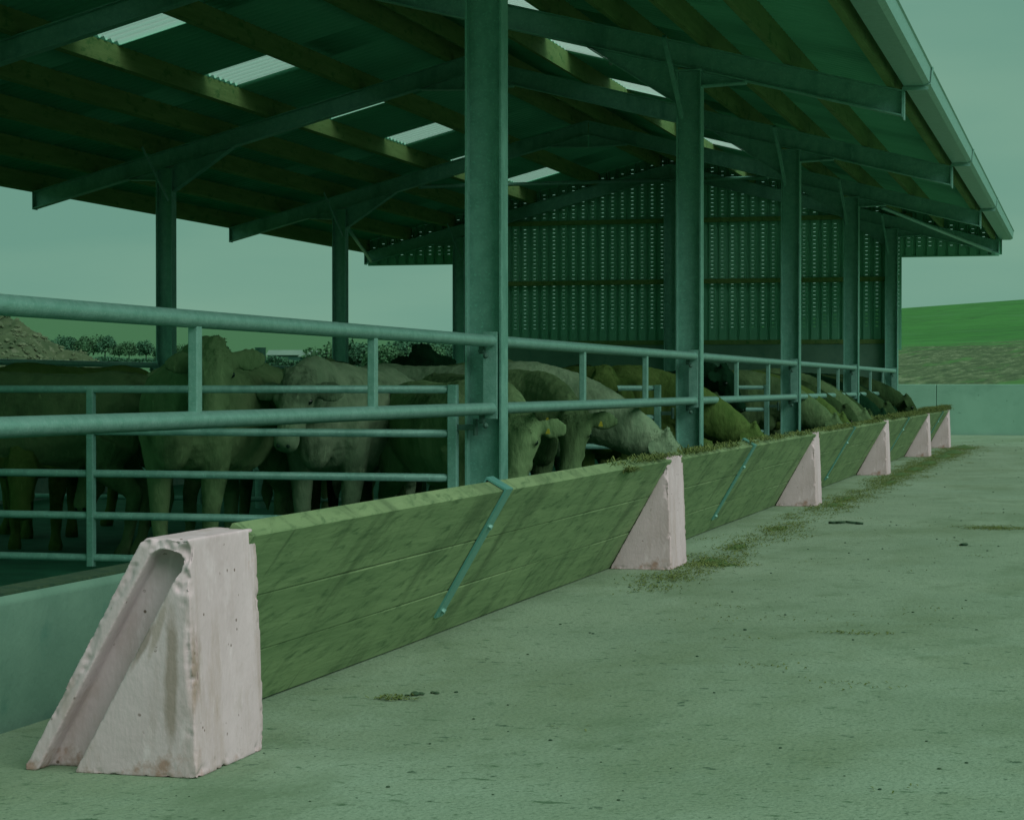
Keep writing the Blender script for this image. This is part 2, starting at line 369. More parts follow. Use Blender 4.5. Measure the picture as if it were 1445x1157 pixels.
def haunch(xa, xb, y, drop):      # plate below the rafter, from column face xa (deep) to xb (nothing)
    mb = MB(); d = .205
    za, zb = rz_(xa)-d, rz_(xb)-d
    mb.prism([(xa, za), (xb, zb), (xa, za-drop)], 1, y-.004, y+.004)
    mb.prism([(xa, za-drop), (xb, zb-.002), (xb, zb-.014), (xa, za-drop-.012)], 1, y-.055, y+.055)
    return mb
for k in range(1, 7):
    y = FY(k)
    for xo, outer in ((XC, 1), (XL, -1)):
        zt = rz_(xo - .1) - .205
        c = bpart(ibeam_col(xo, y, -.28 if xo == XL else -.28, zt-.004, outer), 'column', M['galv'])
        pl = MB().box(xo-.215, xo+.01, y-.075, y+.075, zt-.018, zt-.006)
        bpart(pl, 'cap_plate', M['galv'], parent=c)
        # bolts on the web near the rail cleats
        if xo == XC and k > 1:
            for zz in (.80, .88, 1.16, 1.24):
                bpart(MB().tube((xo-.05, y-.004, zz), (xo-.05, y-.02, zz), .009, n=6), 'bolt', M['hinge'], parent=c)
    for sgn in (-1, 1):
        xe = XEL if sgn < 0 else XER
        r = bpart(rafter_pts(XR + sgn*.006, xe, y), 'rafter', M['galv'])
        # end plate
        ze = rz_(xe)
        e = MB().prism([(xe, ze+.002), (xe+sgn*.008, ze+.002), (xe+sgn*.008, ze-.215), (xe, ze-.215)], 1, y-.062, y+.062)
        bpart(e, 'end_plate', M['galv'], parent=r)
        xi, xo = (XL, XL-.205) if sgn < 0 else (XC-.205, XC)
        bpart(haunch(xi, xi-sgn*.75, y, .30), 'haunch', M['galv'], parent=r)
        bpart(haunch(xo, xo+sgn*.36, y, .11), 'haunch', M['galv'], parent=r)
        bpart(haunch(XR + sgn*.01, XR + sgn*.55, y, .16) if k != 6 else haunch(XR + sgn*.01, XR + sgn*.3, y, .06), 'apex_haunch', M['galv'], parent=r)
        if k > 1:
            # flat brace from purlin down to column
            xb = (XL-.03) if sgn < 0 else (XC-.15)
            b = MB().bar((xb, y-.10, rz_(xb)-.62), (xb-.12 if sgn < 0 else xb-.06, y-.55, rz_(xb)-.03), (.040 if sgn < 0 else .045), (.010 if sgn < 0 else .03), up=(1,0,0))
            bpart(b, 'knee_brace', M['galv_bar'] if sgn < 0 else M['galv'], parent=None)
# gable posts
for xg in (XR,):
    g = MB(); y = FY(6)
    zt = rz_(xg)-.3
    g.box(xg-.10, xg-.09, y-.06, y+.06, -.28, zt); g.box(xg+.09, xg+.10, y-.06, y+.06, -.28, zt); g.box(xg-.09, xg+.09, y-.004, y+.004, -.28, zt)
    bpart(g, 'gable_post', M['galv'])
# purlins
PL = [-7.10, -8.20, -9.30, -10.05, -10.76, -11.56, -12.34]
PR = [-6.64, -5.50, -4.44, -3.74, -3.08, -2.40, -1.58]
for xs, sgn in ((PL, -1), (PR, 1)):
    for x in xs:
        mb = MB(); w_ = .065; hh = .212
        z0 = rz_(x); z1 = rz_(x+w_)
        edge = abs(x - xs[-1]) < .01
        ya, yb = FY(1)-.4, FY(6)+.12
        # perpendicular-ish timber on the rafters
        mb.prism([(x, z0+.003), (x+w_, z1+.003), (x+w_, z1+hh), (x, z0+hh)], 1, ya, yb)
        bpart(mb, 'purlin', M['timber'])
# roof sheets, corrugated along the slope
def corr_sheet(xa, xb, ya, yb, holes, amp=.022, pitch=.146, th=.008):
    """corrugated sheet; holes = list of (y0,y1,x0,x1) left open"""
    xsn = sorted(set([xa, xb] + [h[2] for h in holes] + [h[3] for h in holes]), key=lambda v: abs(v-xa))
    n = int((yb-ya)/pitch*8); ys = [ya+(yb-ya)*i/n for i in range(n+1)]
    vs = []; fs = []; m = len(xsn)
    for yy in ys:
        dz = amp*math.sin(2*math.pi*yy/pitch)
        for x in xsn: vs.append((x, yy, rz_(x)+.234+dz))
    for i in range(n):
        yc = (ys[i]+ys[i+1])/2
        for j in range(m-1):
            xc = (xsn[j]+xsn[j+1])/2
            if any(h[0] < yc < h[1] and min(h[2], h[3]) < xc < max(h[2], h[3]) for h in holes): continue
            fs.append((i*m+j, i*m+j+1, (i+1)*m+j+1, (i+1)*m+j))
    mb = MB().add(vs, fs)
    return mb
SK = []
for sgn in (-1, 1):
    xh = sorted([-9.22, -8.19] if sgn < 0 else [-5.44, -4.47])
    holes = [(yy, yy+.95, xh[0], xh[1]) for yy in (6, 9, 12, 15, 18, 21, 24.0, 27, 30, 33)]
    for e_ in (-1,):
        xe = XEL-.16 if sgn < 0 else XER+.10
        mb = corr_sheet(XR, xe, FY(1)-.5, FY(6)+.22, holes)
        o = bpart(mb, 'roof_sheet', M['sheet'], smooth=True)
        so = o.modifiers.new('thick', 'SOLIDIFY'); so.thickness = .007; so.offset = 1
    for h in holes:
        mb = MB(); n = int(.95/.146*8)+1; vs = []; fs = []
        for i in range(n+1):
            yy = h[0]+.0 + .95*i/n; dz = .022*math.sin(2*math.pi*yy/.146)
            for x in (h[2], h[3]): vs.append((x, yy, rz_(x)+.238+dz))
        for i in range(n): fs.append((2*i, 2*i+1, 2*i+3, 2*i+2))
        bpart(mb.add(vs, fs), 'skylight', M['skylight'], smooth=True)
# ridge cap
mb = MB().prism([(XR-.25, rz_(XR-.25)+.245), (XR, ZR+.26), (XR+.25, rz_(XR+.25)+.245), (XR+.25, rz_(XR+.25)+.255), (XR, ZR+.275), (XR-.25, rz_(XR-.25)+.255)], 1, FY(1)-.5, FY(6)+.22)
bpart(mb, 'ridge_cap', M['sheet'])
# gutter on the road side, one length per bay
for k in range(1, 6):
    g = MB(); a, b = FY(k)-(.5 if k == 1 else 0)+.006, FY(k+1)+(.30 if k == 5 else 0)-.006
    x0, x1, z0, z1 = -1.445, -1.235, 3.335, 3.475
    prof = [(x0, z1), (x0, z0), (x1-.05, z0), (x1-.01, z0+.02), (x1, z1-.01), (x1+.012, z1), (x1-.006, z1), (x1-.012, z1-.01), (x1-.02, z0+.026), (x1-.055, z0+.008), (x0+.008, z0+.008), (x0+.008, z1)]
    g.prism(prof, 1, a, b)
    go = bpart(g, 'gutter', M['galv_bar'])
    j = MB().prism([(x0-.006, z1+.004), (x0-.006, z0-.006), (x1-.048, z0-.006), (x1-.002, z0+.012), (x1+.018, z1+.006), (x1+.012, z1+.006), (x1-.002, z0+.02), (x1-.05, z0-.001), (x0-.001, z0-.001), (x0-.001, z1+.004)], 1, a-.04, a+.05)
    bpart(j, 'joint_strap', M['galv_bar'], parent=go)
    bk = MB().box(XER-.0, x1-.02, a-.045, a-.03, z0-.035, z0-.008).box(XER+.009, XER+.02, a-.05, a+.03, 3.07, z0-.04)
    bpart(bk, 'gutter_bracket', M['galv_bar'], parent=go)
# left eaves drip board
bpart(MB().box(XEL-.02, XEL+.005, FY(1)-.4, FY(6)+.1, rz_(XEL)+.0, rz_(XEL)+.17), 'eaves_board', M['timber'])
# gable: vented box-rib sheet between the posts, short skirt under the overhangs
def gable():
    Y = FY(6)+.13
    mb = MB(); pitch = .172
    def zt(x): return rz_(x)+.205
    def solid(xa, xb, ya, yb, z0, top=None):
        mb.add([(xa, ya, z0), (xb, yb, z0), (xb, yb, top or zt(xb)), (xa, ya, top or zt(xa))], [(0,1,2,3)])
    x = XEL
    ri = 0
    while x < XER-.001:
        xe = min(x+pitch, XER)
        mid = (x+xe)/2
        over = mid < XL-.15 or mid > XC+.0
        z0 = 3.09 if over else 1.55
        rib = .035; wpan = (xe-x)-.07
        xs = [x, x+.012, x+.05, x+.062, xe]
        ys = [Y, Y+rib, Y+rib, Y, Y]
        for i in range(4):
            if xs[i+1] <= xs[i]: continue
            if i < 3: solid(xs[i], xs[i+1], ys[i], ys[i+1], z0)
        # pan with slots
        a, b = x+.062, xe
        if b-a < .05: x = xe; ri += 1; continue
        s0, s1 = a+.030, a+.030+.042
        solid(a, s0, Y, Y, z0); solid(s1, b, Y, Y, z0)
        zz = z0+(.16 if over else .39); last = z0; ztop = min(zt(s0), zt(s1)) - .05
        rng = random.Random(ri); hh = .0050*(1+.35*math.sin(ri*2.4))
        ztop2 = ztop
        while zz < ztop2 - .03:
            blocked = any(abs(zz-g) < .055 for g in (1.69, 2.72, 3.75))
            if not blocked:
                solid(s0, s1, Y, Y, last, zz); last = zz+hh
            zz += .0655
        mb.add([(s0, Y, last), (s1, Y, last), (s1, Y, zt(s1)), (s0, Y, zt(s0))], [(0,1,2,3)])
        x = xe; ri += 1
    bpart(mb, 'vented_cladding', M['clad'])
    g = MB()
    for z in (1.69, 2.72, 3.75):
        xa, xb = XL-.2, XC
        if z > 3.6: xa, xb = -10.9, -2.85
        o = bpart(MB().box(xa, xb, FY(6)+.065, FY(6)+.125, z-.04, z+.035), 'girt', M['timber'])
    # skirt trims
    bpart(MB().box(XEL, XL-.2, Y-.01, Y+.05, 3.07, 3.092), 'skirt_trim', M['clad'])
    bpart(MB().box(XC, XER, Y-.01, Y+.05, 3.07, 3.092), 'skirt_trim', M['clad'])
gable()
# concrete wall panels below the cladding
for a, b in ((XL-.2, XR-.012), (XR+.012, XC)):
    bpart(MB().box(a, b, FY(6)+.07, FY(6)+.124, -.28, 1.647), 'gable_wall_panel', M['plinth'], bevel=.01)
# wind bracing tubes in the last bay
for p0, p1 in (((XL-.15, FY(5)+.1, rz_(XL-.1)-.30), (XEL+.12, FY(6)-.05, 3.14)), ((XC+.3, FY(5)+.1, rz_(XC+.3)-.25), (XER-.12, FY(6)-.05, 3.14)),
               ((-9.4, FY(5)+.08, rz_(-9.4)-.21), (XR-.15, FY(6)-.1, ZR-.28)), ((-4.34, FY(5)+.08, rz_(-4.34)-.21), (XR+.15, FY(6)-.1, ZR-.28))):
    bpart(MB().tube(p0, p1, .028), 'wind_brace', M['galv_bar'], smooth=True)
# two pale insulators on the purlin
bpart(MB().ball((-4.42, 19.7, rz_(-4.42)+.05), (.022,.022,.03)).ball((-4.43, 19.62, rz_(-4.42)+-.03), (.022,.022,.03)), 'cable_clip', M['shedroof'], smooth=True)

# ------------------------------------------------------------------ feed side concrete plinth
pl = MB().prism([(-3.06, -.28), (-2.94, -.28), (-2.935, .35), (-2.95, .372), (-3.05, .372), (-3.06, .36)], 1, 2.0, FY(6)+.05).build('plinth_wall', M['plinth'], bevel=.006)
MB().box(-3.056, -2.948, 2.0, FY(6)+.04, .370, .378).build('slurry_crust', M['clod'], pl)
tag(pl, 'low grey concrete kerb wall running below the feed rails', 'wall')
pl2 = MB().box(-10.75, -10.3, 2.0, FY(6)+.05, -.28, .2).build('plinth_wall', M['plinth'])
tag(pl2, 'low concrete kerb wall along the far open side of the barn', 'wall')

# ------------------------------------------------------------------ feed rails (one frame per bay)
def feed_rail(y0, y1, x, label, post=True, side=1):
    root = empty('feed_rail', (x, y0, 0), label=label, cat='cattle rail', group='two bar feed rails between the posts' if side > 0 else 'rails along the far side of the barn')
    L = y1-y0
    for z, nm in ((1.2, 'top_rail'), (.836, 'bottom_rail')):
        mb = MB(); n = 16
        mb.tube((0, .0, z), (0, L, z), .0325, n=20)
        mb.build(nm, M['galv_bar'], root, smooth=True).modifiers.new('e', 'EDGE_SPLIT').split_angle = R(50)
    for f in (1/3, 2/3):
        MB().box(-.018, .018, L*f-.024, L*f+.024, .86, 1.178).build('upright', M['galv_bar'], root, bevel=.004)
    for yy in (.005, L-.005-.012):
        MB().box(-.045, .035, yy, yy+.012, .78, 1.25).build('end_plate', M['galv_bar'], root, bevel=.003)
    for yy in (.03, L-.03):
        h = MB()
        for z in (.765, 1.14):
            h.tube((-.05, yy, z-.01), (-.05, yy, z+.05), .014, n=8); h.box(-.06, -.03, yy-.03, yy+.03, z, z+.012)
            h.ball((-.02, yy-.02, z-.02), .016, n=8, m=5)
        h.build('hinge', M['hinge'], root)
    return root
names = ['nearest two bar steel feed rail, thick tubes crossing the left of the view', 'two bar steel feed rail just right of the big steel column', 'third two bar feed rail, above the brown cow reaching down', 'fourth two bar feed rail, above the tan necks of feeding cattle', 'farthest short looking two bar feed rail at the gable end']
for k in range(1, 6):
    feed_rail(FY(k)+.08, FY(k+1)-.08, XC-.05, names[k-1])
names = ['far side two bar rail glimpsed at the left edge before the rubble heap', 'far side two bar rail behind the pale cow', 'far side two bar rail behind the cattle near the gable']
for k, n_ in zip((3, 4, 5), names): feed_rail(FY(k)+.08, FY(k+1)-.08, XL-.2, n_, side=-1)

# ------------------------------------------------------------------ pen gates across the barn
def pen_gate(y, x0, x1, label, z0=-.02, stub=None):
    root = empty('pen_gate', (x1, y, 0), label=label, cat='gate', group='barred pen gates across the barn')
    L = x1-x0
    for i in range(5):
        z = z0+.24*i
        MB().tube((-L, 0, z), (-.05, 0, z), .022, n=14).build('gate_bar', M['galv'], root, smooth=True)
    MB().box(-.052, 0, -.025, .025, z0-.06, z0+.24*4+.025).build('end_post', M['galv'], root, bevel=.004)
    for fx in [-2.18-1.9*i for i in range(int(L/1.9))]:
        if fx > -L: MB().box(fx-.02, fx+.02, -.030, -.0225+.04, z0-.05, z0+.96).build('upright', M['galv'], root, bevel=.004)
    h = MB()
    for z in (.1, .72): h.box(0, .10, -.01, .01, z, z+.03).tube((.1, 0, z-.03), (.1, 0, z+.06), .014, n=8)
    h.build('hinge', M['hinge'], root)
    return root
pen_gate(10.92, -10.2, -3.315, 'nearest five bar pen gate standing behind the thick feed rail')
pen_gate(16.92, -10.2, -3.40, 'second pen gate, its end post beside the second column')
pen_gate(22.92, -10.2, -3.40, 'third pen gate, its end post beside the third column')
# rear side post
tag(MB().tube((-7.6, 18.6, -.2), (-7.6, 18.6, 1.31), .05, n=16).tube((-7.6, 18.6, 1.31), (-7.6, 18.6, 1.32), .055, n=16).build('steel_post', M['galv'], smooth=False), 'short capped steel post standing between the two pale cattle', 'post')

# ------------------------------------------------------------------ concrete blocks
def eval_mesh(o, name):
    dg = bpy.context.evaluated_depsgraph_get(); dg.update()
    me = bpy.data.meshes.new_from_object(o.evaluated_get(dg)); me.name = name
    return me
def block_mesh(name, chips, seed, wear=False):
    prof = [(-2.563, .022), (-2.57, .016), (-2.57, 0.0), (-2.105, 0.0), (-2.128, .585), (-2.252, .585)]
    body = MB().prism(prof, 1, 0, .44).build('tmp', M['block'])
    # slot cutter, parallel to the sloping side, round topped
    def cutter(y0, y1):
        pts = [Vector(p) for p in ((-2.553, -.03), (-2.452, -.03), (-2.166, .485), (-2.148, .505), (-2.143, .53), (-2.152, .55), (-2.175, .558), (-2.205, .559), (-2.228, .545))]
        return MB().prism([(p.x, p.y) for p in pts], 1, y0, y1).build('tmpc', M['block'])
    cs = [cutter(-.05, .075), cutter(.375, .5)]
    for c in cs:
        m = body.modifiers.new('b', 'BOOLEAN'); m.object = c; m.operation = 'DIFFERENCE'; m.solver = 'EXACT'
    bv = body.modifiers.new('r', 'REMESH'); bv.mode = 'VOXEL'; bv.voxel_size = .0055
    sm = body.modifiers.new('s', 'SMOOTH'); sm.factor = .5; sm.iterations = 3
    me = eval_mesh(body, name)
    for o in cs + [body]: bpy.data.objects.remove(o)
    me.update()
    nor = [v.normal.copy() for v in me.vertices]
    for v, n in zip(me.vertices, nor):
        p = v.co
        h = noise.fractal(p*9 + Vector((seed, 0, 0)), .8, 2., 4)*.0009
        # worn arrises: distance to the main edges
        dx = min(abs(p.x - (-2.105 - (p.z/.585)*.023)), 9); e1 = math.hypot(dx, min(abs(p.y), abs(p.y-.44)))
        wv = max(0, noise.fractal(p*20 + Vector((seed, 3, 0)), .7, 2., 4)-.18)
        e = min(e1, math.hypot(dx, p.z*.9+.0), math.hypot(min(abs(p.y), abs(p.y-.44)), p.z), math.hypot(.585-p.z, min(abs(p.y), abs(p.y-.44))))
        if e < .03: h -= wv*.016*(1-e/.03)
        q_ = p + n*h
        if wear and p.y < .03:
            nn_ = noise.fractal(p*55, .6, 2., 3)
            # split arris, deepest half way up
            ex = -2.105 - (p.z/.585)*.023; b1 = math.sin(math.pi*min(1, max(0, (p.z-.13)/.31)))
            wdt = .016*b1*(1+.6*noise.noise(Vector((0, 0, p.z*30))))
            if wdt > .001:
                f_ = max(0, 1-abs(p.x-(ex-.004))/wdt)
                q_ += Vector((-.25, 1, 0))*(min(1, f_*2.2)*(.006+.005*nn_)*b1)
            # broken line along the sloping strip
            sx = -2.57+(p.z/.585)*.318; l_ = p.x - (sx + .018 + .010*math.sin(p.z*29) + .006*noise.noise(Vector((3, 0, p.z*40))))
            b2 = 1 if .14 < p.z < .52 else 0
            if b2 and -.018 < l_ < .003: q_ += Vector((0, 1, 0))*((.0040+.0035*nn_)*min(1, (.003-l_)/.004))
        v.co = q_
    for (c, r, dr) in chips:
        c = Vector(c); dr = Vector(dr).normalized()
        for v in me.vertices:
            w_ = v.co - c
            rr = r*(1+.35*noise.fractal(v.co*28, .7, 2., 3))
            if w_.length < rr:
                b_ = w_.dot(dr); disc = b_*b_ - (w_.length_squared - rr*rr)
                v.co = v.co + dr*(-b_ + math.sqrt(max(disc, 0)))*.9
    me.polygons.foreach_set('use_smooth', [True]*len(me.polygons))
    me.materials.clear(); me.materials.append(M['block'])
    me.transform(Matrix.Translation((2.34, 0, 0)))
    return me
chips = [((-2.128, -.022, .545), .045, (-.2, 1, 0)), ((-2.126, -.024, .50), .040, (-.3, 1, 0)), ((-2.165, -.022, .572), .034, (0, 1, -.2)), ((-2.140, -.020, .468), .03, (-.3, 1, 0)), ((-2.20, -.024, .58), .034, (0, 1, -.3)),
         ((-2.10, .45, .575), .05, (-1, -.4, -.6)), ((-2.10, .45, .53), .03, (-1, -.4, 0)),
         ((-2.09, .43, .015), .028, (-1, 0, .2)), ((-2.09, .33, -.015), .024, (-1, 0, .5)),
         ((-2.30, -.03, .585), .03, (.3, 1, 0))]
for (x_, z_) in ((-2.30, .35), (-2.20, .30), (-2.38, .12)): pass
bmA = block_mesh('end_block', chips, 3.0, True)
def stain_mat():
    m = M['block'].copy(); m.name = 'stained_cast_concrete'; t = m.node_tree; b = t.nodes['Principled BSDF']; src = b.inputs['Base Color'].links[0].from_socket
    tc = t.nodes.new('ShaderNodeTexCoord')
    n = t.nodes.new('ShaderNodeTexNoise'); n.inputs['Scale'].default_value = 9; n.inputs['Detail'].default_value = 7; n.inputs['Roughness'].default_value = .7
    mpn = t.nodes.new('ShaderNodeMapping'); mpn.inputs['Scale'].default_value = (1,1,.5); t.links.new(tc.outputs['Object'], mpn.inputs[0]); t.links.new(mpn.outputs[0], n.inputs['Vector'])
    for (cx, cz, sx, sz, rot, colr, k) in ((.168, .20, .018, .19, 0, (.30,.245,.21), .85), (.085, .31, .012, .07, -.5, (.26,.21,.18), .8), (.13, .36, .010, .09, -.3, (.36,.30,.26), .7), (.226, .27, .0075, .14, 0, (.30,.235,.19), .9)):
        mp = t.nodes.new('ShaderNodeMapping'); mp.vector_type = 'TEXTURE'; mp.inputs['Location'].default_value = (cx, -.0, cz); mp.inputs['Rotation'].default_value = (0, -rot, 0); mp.inputs['Scale'].default_value = (sx, .06, sz)
        t.links.new(tc.outputs['Object'], mp.inputs[0]); ln = t.nodes.new('ShaderNodeVectorMath'); ln.operation = 'LENGTH'; t.links.new(mp.outputs[0], ln.inputs[0])
        ad = t.nodes.new('ShaderNodeMath'); ad.operation = 'MULTIPLY_ADD'; ad.inputs[1].default_value = 2.4; t.links.new(n.outputs['Fac'], ad.inputs[0]); t.links.new(ln.outputs['Value'], ad.inputs[2])
        mr = t.nodes.new('ShaderNodeMapRange'); mr.inputs['From Min'].default_value = 2.35; mr.inputs['From Max'].default_value = 1.75; mr.inputs['To Max'].default_value = k
        t.links.new(ad.outputs[0], mr.inputs['Value'])
        mx = t.nodes.new('ShaderNodeMix'); mx.data_type = 'RGBA'; mx.inputs['B'].default_value = (*colr, 1)
        t.links.new(mr.outputs[0], mx.inputs['Factor']); t.links.new(src, mx.inputs['A']); src = mx.outputs['Result']
    t.links.new(src, b.inputs['Base Color']); return m
bmA.materials[0] = stain_mat()
bmB = block_mesh('barrier_block', [((-2.12, -.02, .57), .03, (0, 1, -.5)), ((-2.10, .45, .57), .035, (-1, -.6, -.6)), ((-2.1, 0, 0), .02, (-1, 1, 1))], 9.0)
bl = ['large pale concrete feed barrier block nearest the camera with an empty slot and broken edges', 'second concrete block along the feed barrier, beyond the bare first board',
      'third concrete block along the feed barrier, below the brown cow', 'fourth concrete block along the feed barrier, below the tan feeding necks', 'fifth concrete block along the feed barrier, with feed heaped on the board beside it', 'farthest concrete block ending the feed barrier by the back wall']
YB = [4.74, 10.76, 16.74, 22.74, 28.74, 32.9]
for i, y in enumerate(YB):
    o = bpy.data.objects.new('concrete_block', bmA if i == 0 else bmB); COL.objects.link(o)
    o.location = (-2.34, y, 0)
    if i == 2: o.rotation_euler.z = .02
    tag(o, bl[i], 'concrete block', 'concrete blocks holding the feed boards')

# ------------------------------------------------------------------ feed barrier boards, three planks per length
dB = (Vector((-2.13, 0, .53))-Vector((-2.434, 0, 0))).normalized(); nB = Vector((-dB.z, 0, dB.x))     # along the face / towards the cattle side
def board_run(i, ya, yb, label):
    root = empty('feed_board', (-2.44, ya, 0), label=label, cat='feed barrier board', group='leaning timber boards between the blocks')
    L = yb-ya; H_ = .655; th = .068
    for j in range(3):
        s0, s1 = H_*j/3+.0018, H_*(j+1)/3-.0018
        mb = MB(); N = 24; rings = []
        for q in range(N+1):
            y = L*q/N; bow = .0015*math.sin(q*.5+i+j*2); off = .0006*noise.noise(Vector((y*1.5, j, i)))
            P0 = Vector((-.0, y, .002)) + nB*(.0+bow) + dB*(s0+off)
            P1 = Vector((-.0, y, .002)) + nB*(.0+bow) + dB*(s1+off)
            c_ = .003
            ring = [P0+dB*c_, P1-dB*c_, P1+nB*c_, P1+nB*(th-c_), P1-dB*c_+nB*th, P0+dB*c_+nB*th, P0+nB*(th-c_), P0+nB*c_]
            rings.append(ring)
        mb.loft(rings)
        mb.build('plank', M['board'], root)
    # steel strap
    yc = 7.60 + 6*i - ya if i < 5 else None
    if yc and yc < L:
        st = MB(); wv = .046; t_ = .008
        o0 = Vector((0, 0, .002)) - nB*(.0015)
        top = H_ + .001
        def P(s, n_, y): p = o0 + dB*s + nB*n_; return (p.x, y, p.z)
        for (s0, s1, n0, n1) in ((.10, top+t_, -t_, 0), (top, top+t_, 0, th+.016), (.30, top, th+.010, th+.016)):
            st.add([P(s0, n0, yc-wv), P(s1, n0, yc-wv), P(s1, n1, yc-wv), P(s0, n1, yc-wv), P(s0, n0, yc+wv), P(s1, n0, yc+wv), P(s1, n1, yc+wv), P(s0, n1, yc+wv)],
                   [(0,3,2,1),(4,5,6,7),(0,1,5,4),(1,2,6,5),(2,3,7,6),(3,0,4,7)])
        # side return of the channel
        so = st.build('strap', M['strap'], root)
        for s in (.13, .50):
            a = o0 + dB*s - nB*t_; b = a - nB*.012
            MB().tube((a.x, yc, a.z), (b.x, yc, b.z), .011, n=6).build('bolt', M['galv_bar'], so)
    return root
blab = ['nearest bare leaning timber feed board between the first two blocks', 'second leaning feed board, streaked with wet marks', 'third leaning feed board behind the spilled silage', 'fourth leaning feed board with feed along its top edge', 'short last leaning feed board by the back wall']
for i in range(5): board_run(i, YB[i]+.385, YB[i+1]+.07, blab[i])

# ------------------------------------------------------------------ back wall
tag(empty('back_wall', (0, 41.75, 0)), 'smooth grey concrete panel wall closing the far end of the yard', 'wall')
bw = bpy.data.objects['back_wall']
for a, b in ((-12.4, -7.2), (-7.19, -2.93), (-2.92, 2.3), (2.31, 7.5)):
    MB().box(a, b, 0, .16, -.28, .985).build('panel', M['wallc'], bw, bevel=.012)

# ------------------------------------------------------------------ cattle
def ring_el(c, side, up, a, b, n=16, sq=.0):
    out_ = []
    for i in range(n):
        t_ = 2*math.pi*i/n; ca, sa = math.cos(t_), math.sin(t_)
        k = 1 + sq*abs(math.sin(2*t_))
        out_.append(c + side*(a*ca*k) + up*(b*sa*k))
    return out_
def cow_mesh(name, poll, muzzle, side, fat=1., curly=1., seed=0, legph=0.):
    mb = MB(); V = Vector
    X, Yv, Z = V((1,0,0)), V((0,1,0)), V((0,0,1))
    # trunk
    tr_ = [(-1.0,1.10,.07,.09),(-.96,1.07,.18,.20),(-.84,1.03,.255,.28),(-.66,1.01,.285,.32),(-.42,.96,.30,.345),(-.12,.935,.345,.375),(.15,.94,.345,.385),(.38,.965,.29,.38),(.55,.985,.23,.335),(.70,1.01,.165,.25),(.80,1.03,.09,.14)]
    mb.loft([ring_el(V((x,0,z)), Yv, Z, w_*fat, h, sq=.05) for x, z, w_, h in tr_])
    mb.ball((-.88, .17, 1.18), (.10,.07,.06)); mb.ball((-.88, -.17, 1.18), (.10,.07,.06)); mb.ball((.46,0,1.27), (.20,.07,.07)); mb.ball((.72,0,.80), (.12,.12,.17))
    def limb(pts):
        for i in range(len(pts)-1):
            (p, r), (q, s_) = pts[i], pts[i+1]
            mb.tube(p, q, r, s_, n=12); mb.ball(q, s_)
    for sd in (-1, 1):
        o_ = legph*sd
        mb.ball((.48, sd*.19, .98), (.17,.10,.27))
        limb([((.46, sd*.18, .86), .13), ((.46+o_*.3, sd*.18, .62), .085), ((.50+o_, sd*.165, .38), .058), ((.49+o_, sd*.16, .13), .038), ((.52+o_, sd*.16, .06), .05), ((.54+o_, sd*.16, .025), .058)])
        mb.ball((-.70, sd*.19, .92), (.22,.12,.27))
        limb([((-.70, sd*.19, .84), .17), ((-.62-o_*.3, sd*.20, .66), .12), ((-.86-o_, sd*.18, .47), .058), ((-.80-o_, sd*.175, .14), .040), ((-.77-o_, sd*.175, .06), .05), ((-.75-o_, sd*.175, .025), .058)])
    # tail
    limb([((-.99,0,1.2), .03), ((-1.06,0,1.0), .022), ((-1.06,0,.6), .018), ((-1.05,.01,.42), .045), ((-1.05,.01,.3), .01)])
    # neck
    P, Mz = V(poll), V(muzzle); a = (Mz-P).normalized(); sd = V(side); sd = (sd - a*sd.dot(a)).normalized(); fh = sd.cross(a).normalized()
    # forehead normal must point up/forward
    if fh.dot(V((.3,0,1))) < 0 and fh.dot(P - V((.3,0,1.0))) < 0: fh = -fh
    B = V((.52,0,1.03)); mid = (B+P)/2 + V((0,0,.05)); rings = []
    E_ = P + a*.06 - fh*.05
    for i in range(9):
        t_ = i/8; c = B*(1-t_)**2 + (mid*2 - (B+E_)/2)*2*t_*(1-t_) + E_*t_*t_
        t2 = min(1, t_+.02); c2 = B*(1-t2)**2 + (mid*2 - (B+E_)/2)*2*t2*(1-t2) + E_*t2*t2
        d = (c2-c).normalized() if (c2-c).length > 1e-5 else (E_-B).normalized()
        s_ = Yv.lerp(sd if sd.y >= 0 else -sd, t_); s_ = (s_ - d*s_.dot(d)).normalized(); u_ = d.cross(s_).normalized()
        w_ = .175*(1-t_)+.098*t_; h = .30*(1-t_)+.135*t_
        rings.append(ring_el(c, s_, u_, w_, h))
    mb.loft(rings)
    # head
    hd = [(-.05,-.02,.06,.06),(.0,.0,.098,.085),(.06,-.01,.118,.110),(.14,-.02,.122,.120),(.22,-.028,.098,.112),(.30,-.03,.078,.092),(.37,-.032,.072,.078),(.43,-.034,.080,.074),(.475,-.036,.074,.066),(.50,-.036,.045,.04)]
    mb.loft([ring_el(P + a*t_ + fh*o_, sd, fh, w_, h, sq=.07) for t_, o_, w_, h in hd])
    mb.ball(P + a*.44 - fh*.06, .055)                      # chin
    for q in (-1, 1):
        mb.ball(P + a*.155 + sd*q*.10 + fh*.035, .034)     # brow
        mb.ball(P + a*.30 + sd*q*.045 - fh*.07, (.05,.05,.05))
        # ear: broad flattened leaf
        e0 = P + a*.045 + sd*q*.095 - fh*.015; ed = (sd*q*1.0 - a*.12 - fh*.12 + V((0,0,-.12))).normalized()
        nn = (fh*.75 + a*.3 + V((0,0,.1))).normalized(); nn = (nn - ed*nn.dot(ed)).normalized(); ew = ed.cross(nn).normalized()
        er = [(0,.032,.026),(.04,.055,.026),(.09,.074,.020),(.14,.072,.016),(.185,.050,.012),(.212,.022,.008)]
        mb.loft([ring_el(e0 + ed*t_ - ew*0, ew, nn, w_, h, n=12) for t_, w_, h in er])
    rg = random.Random(seed)
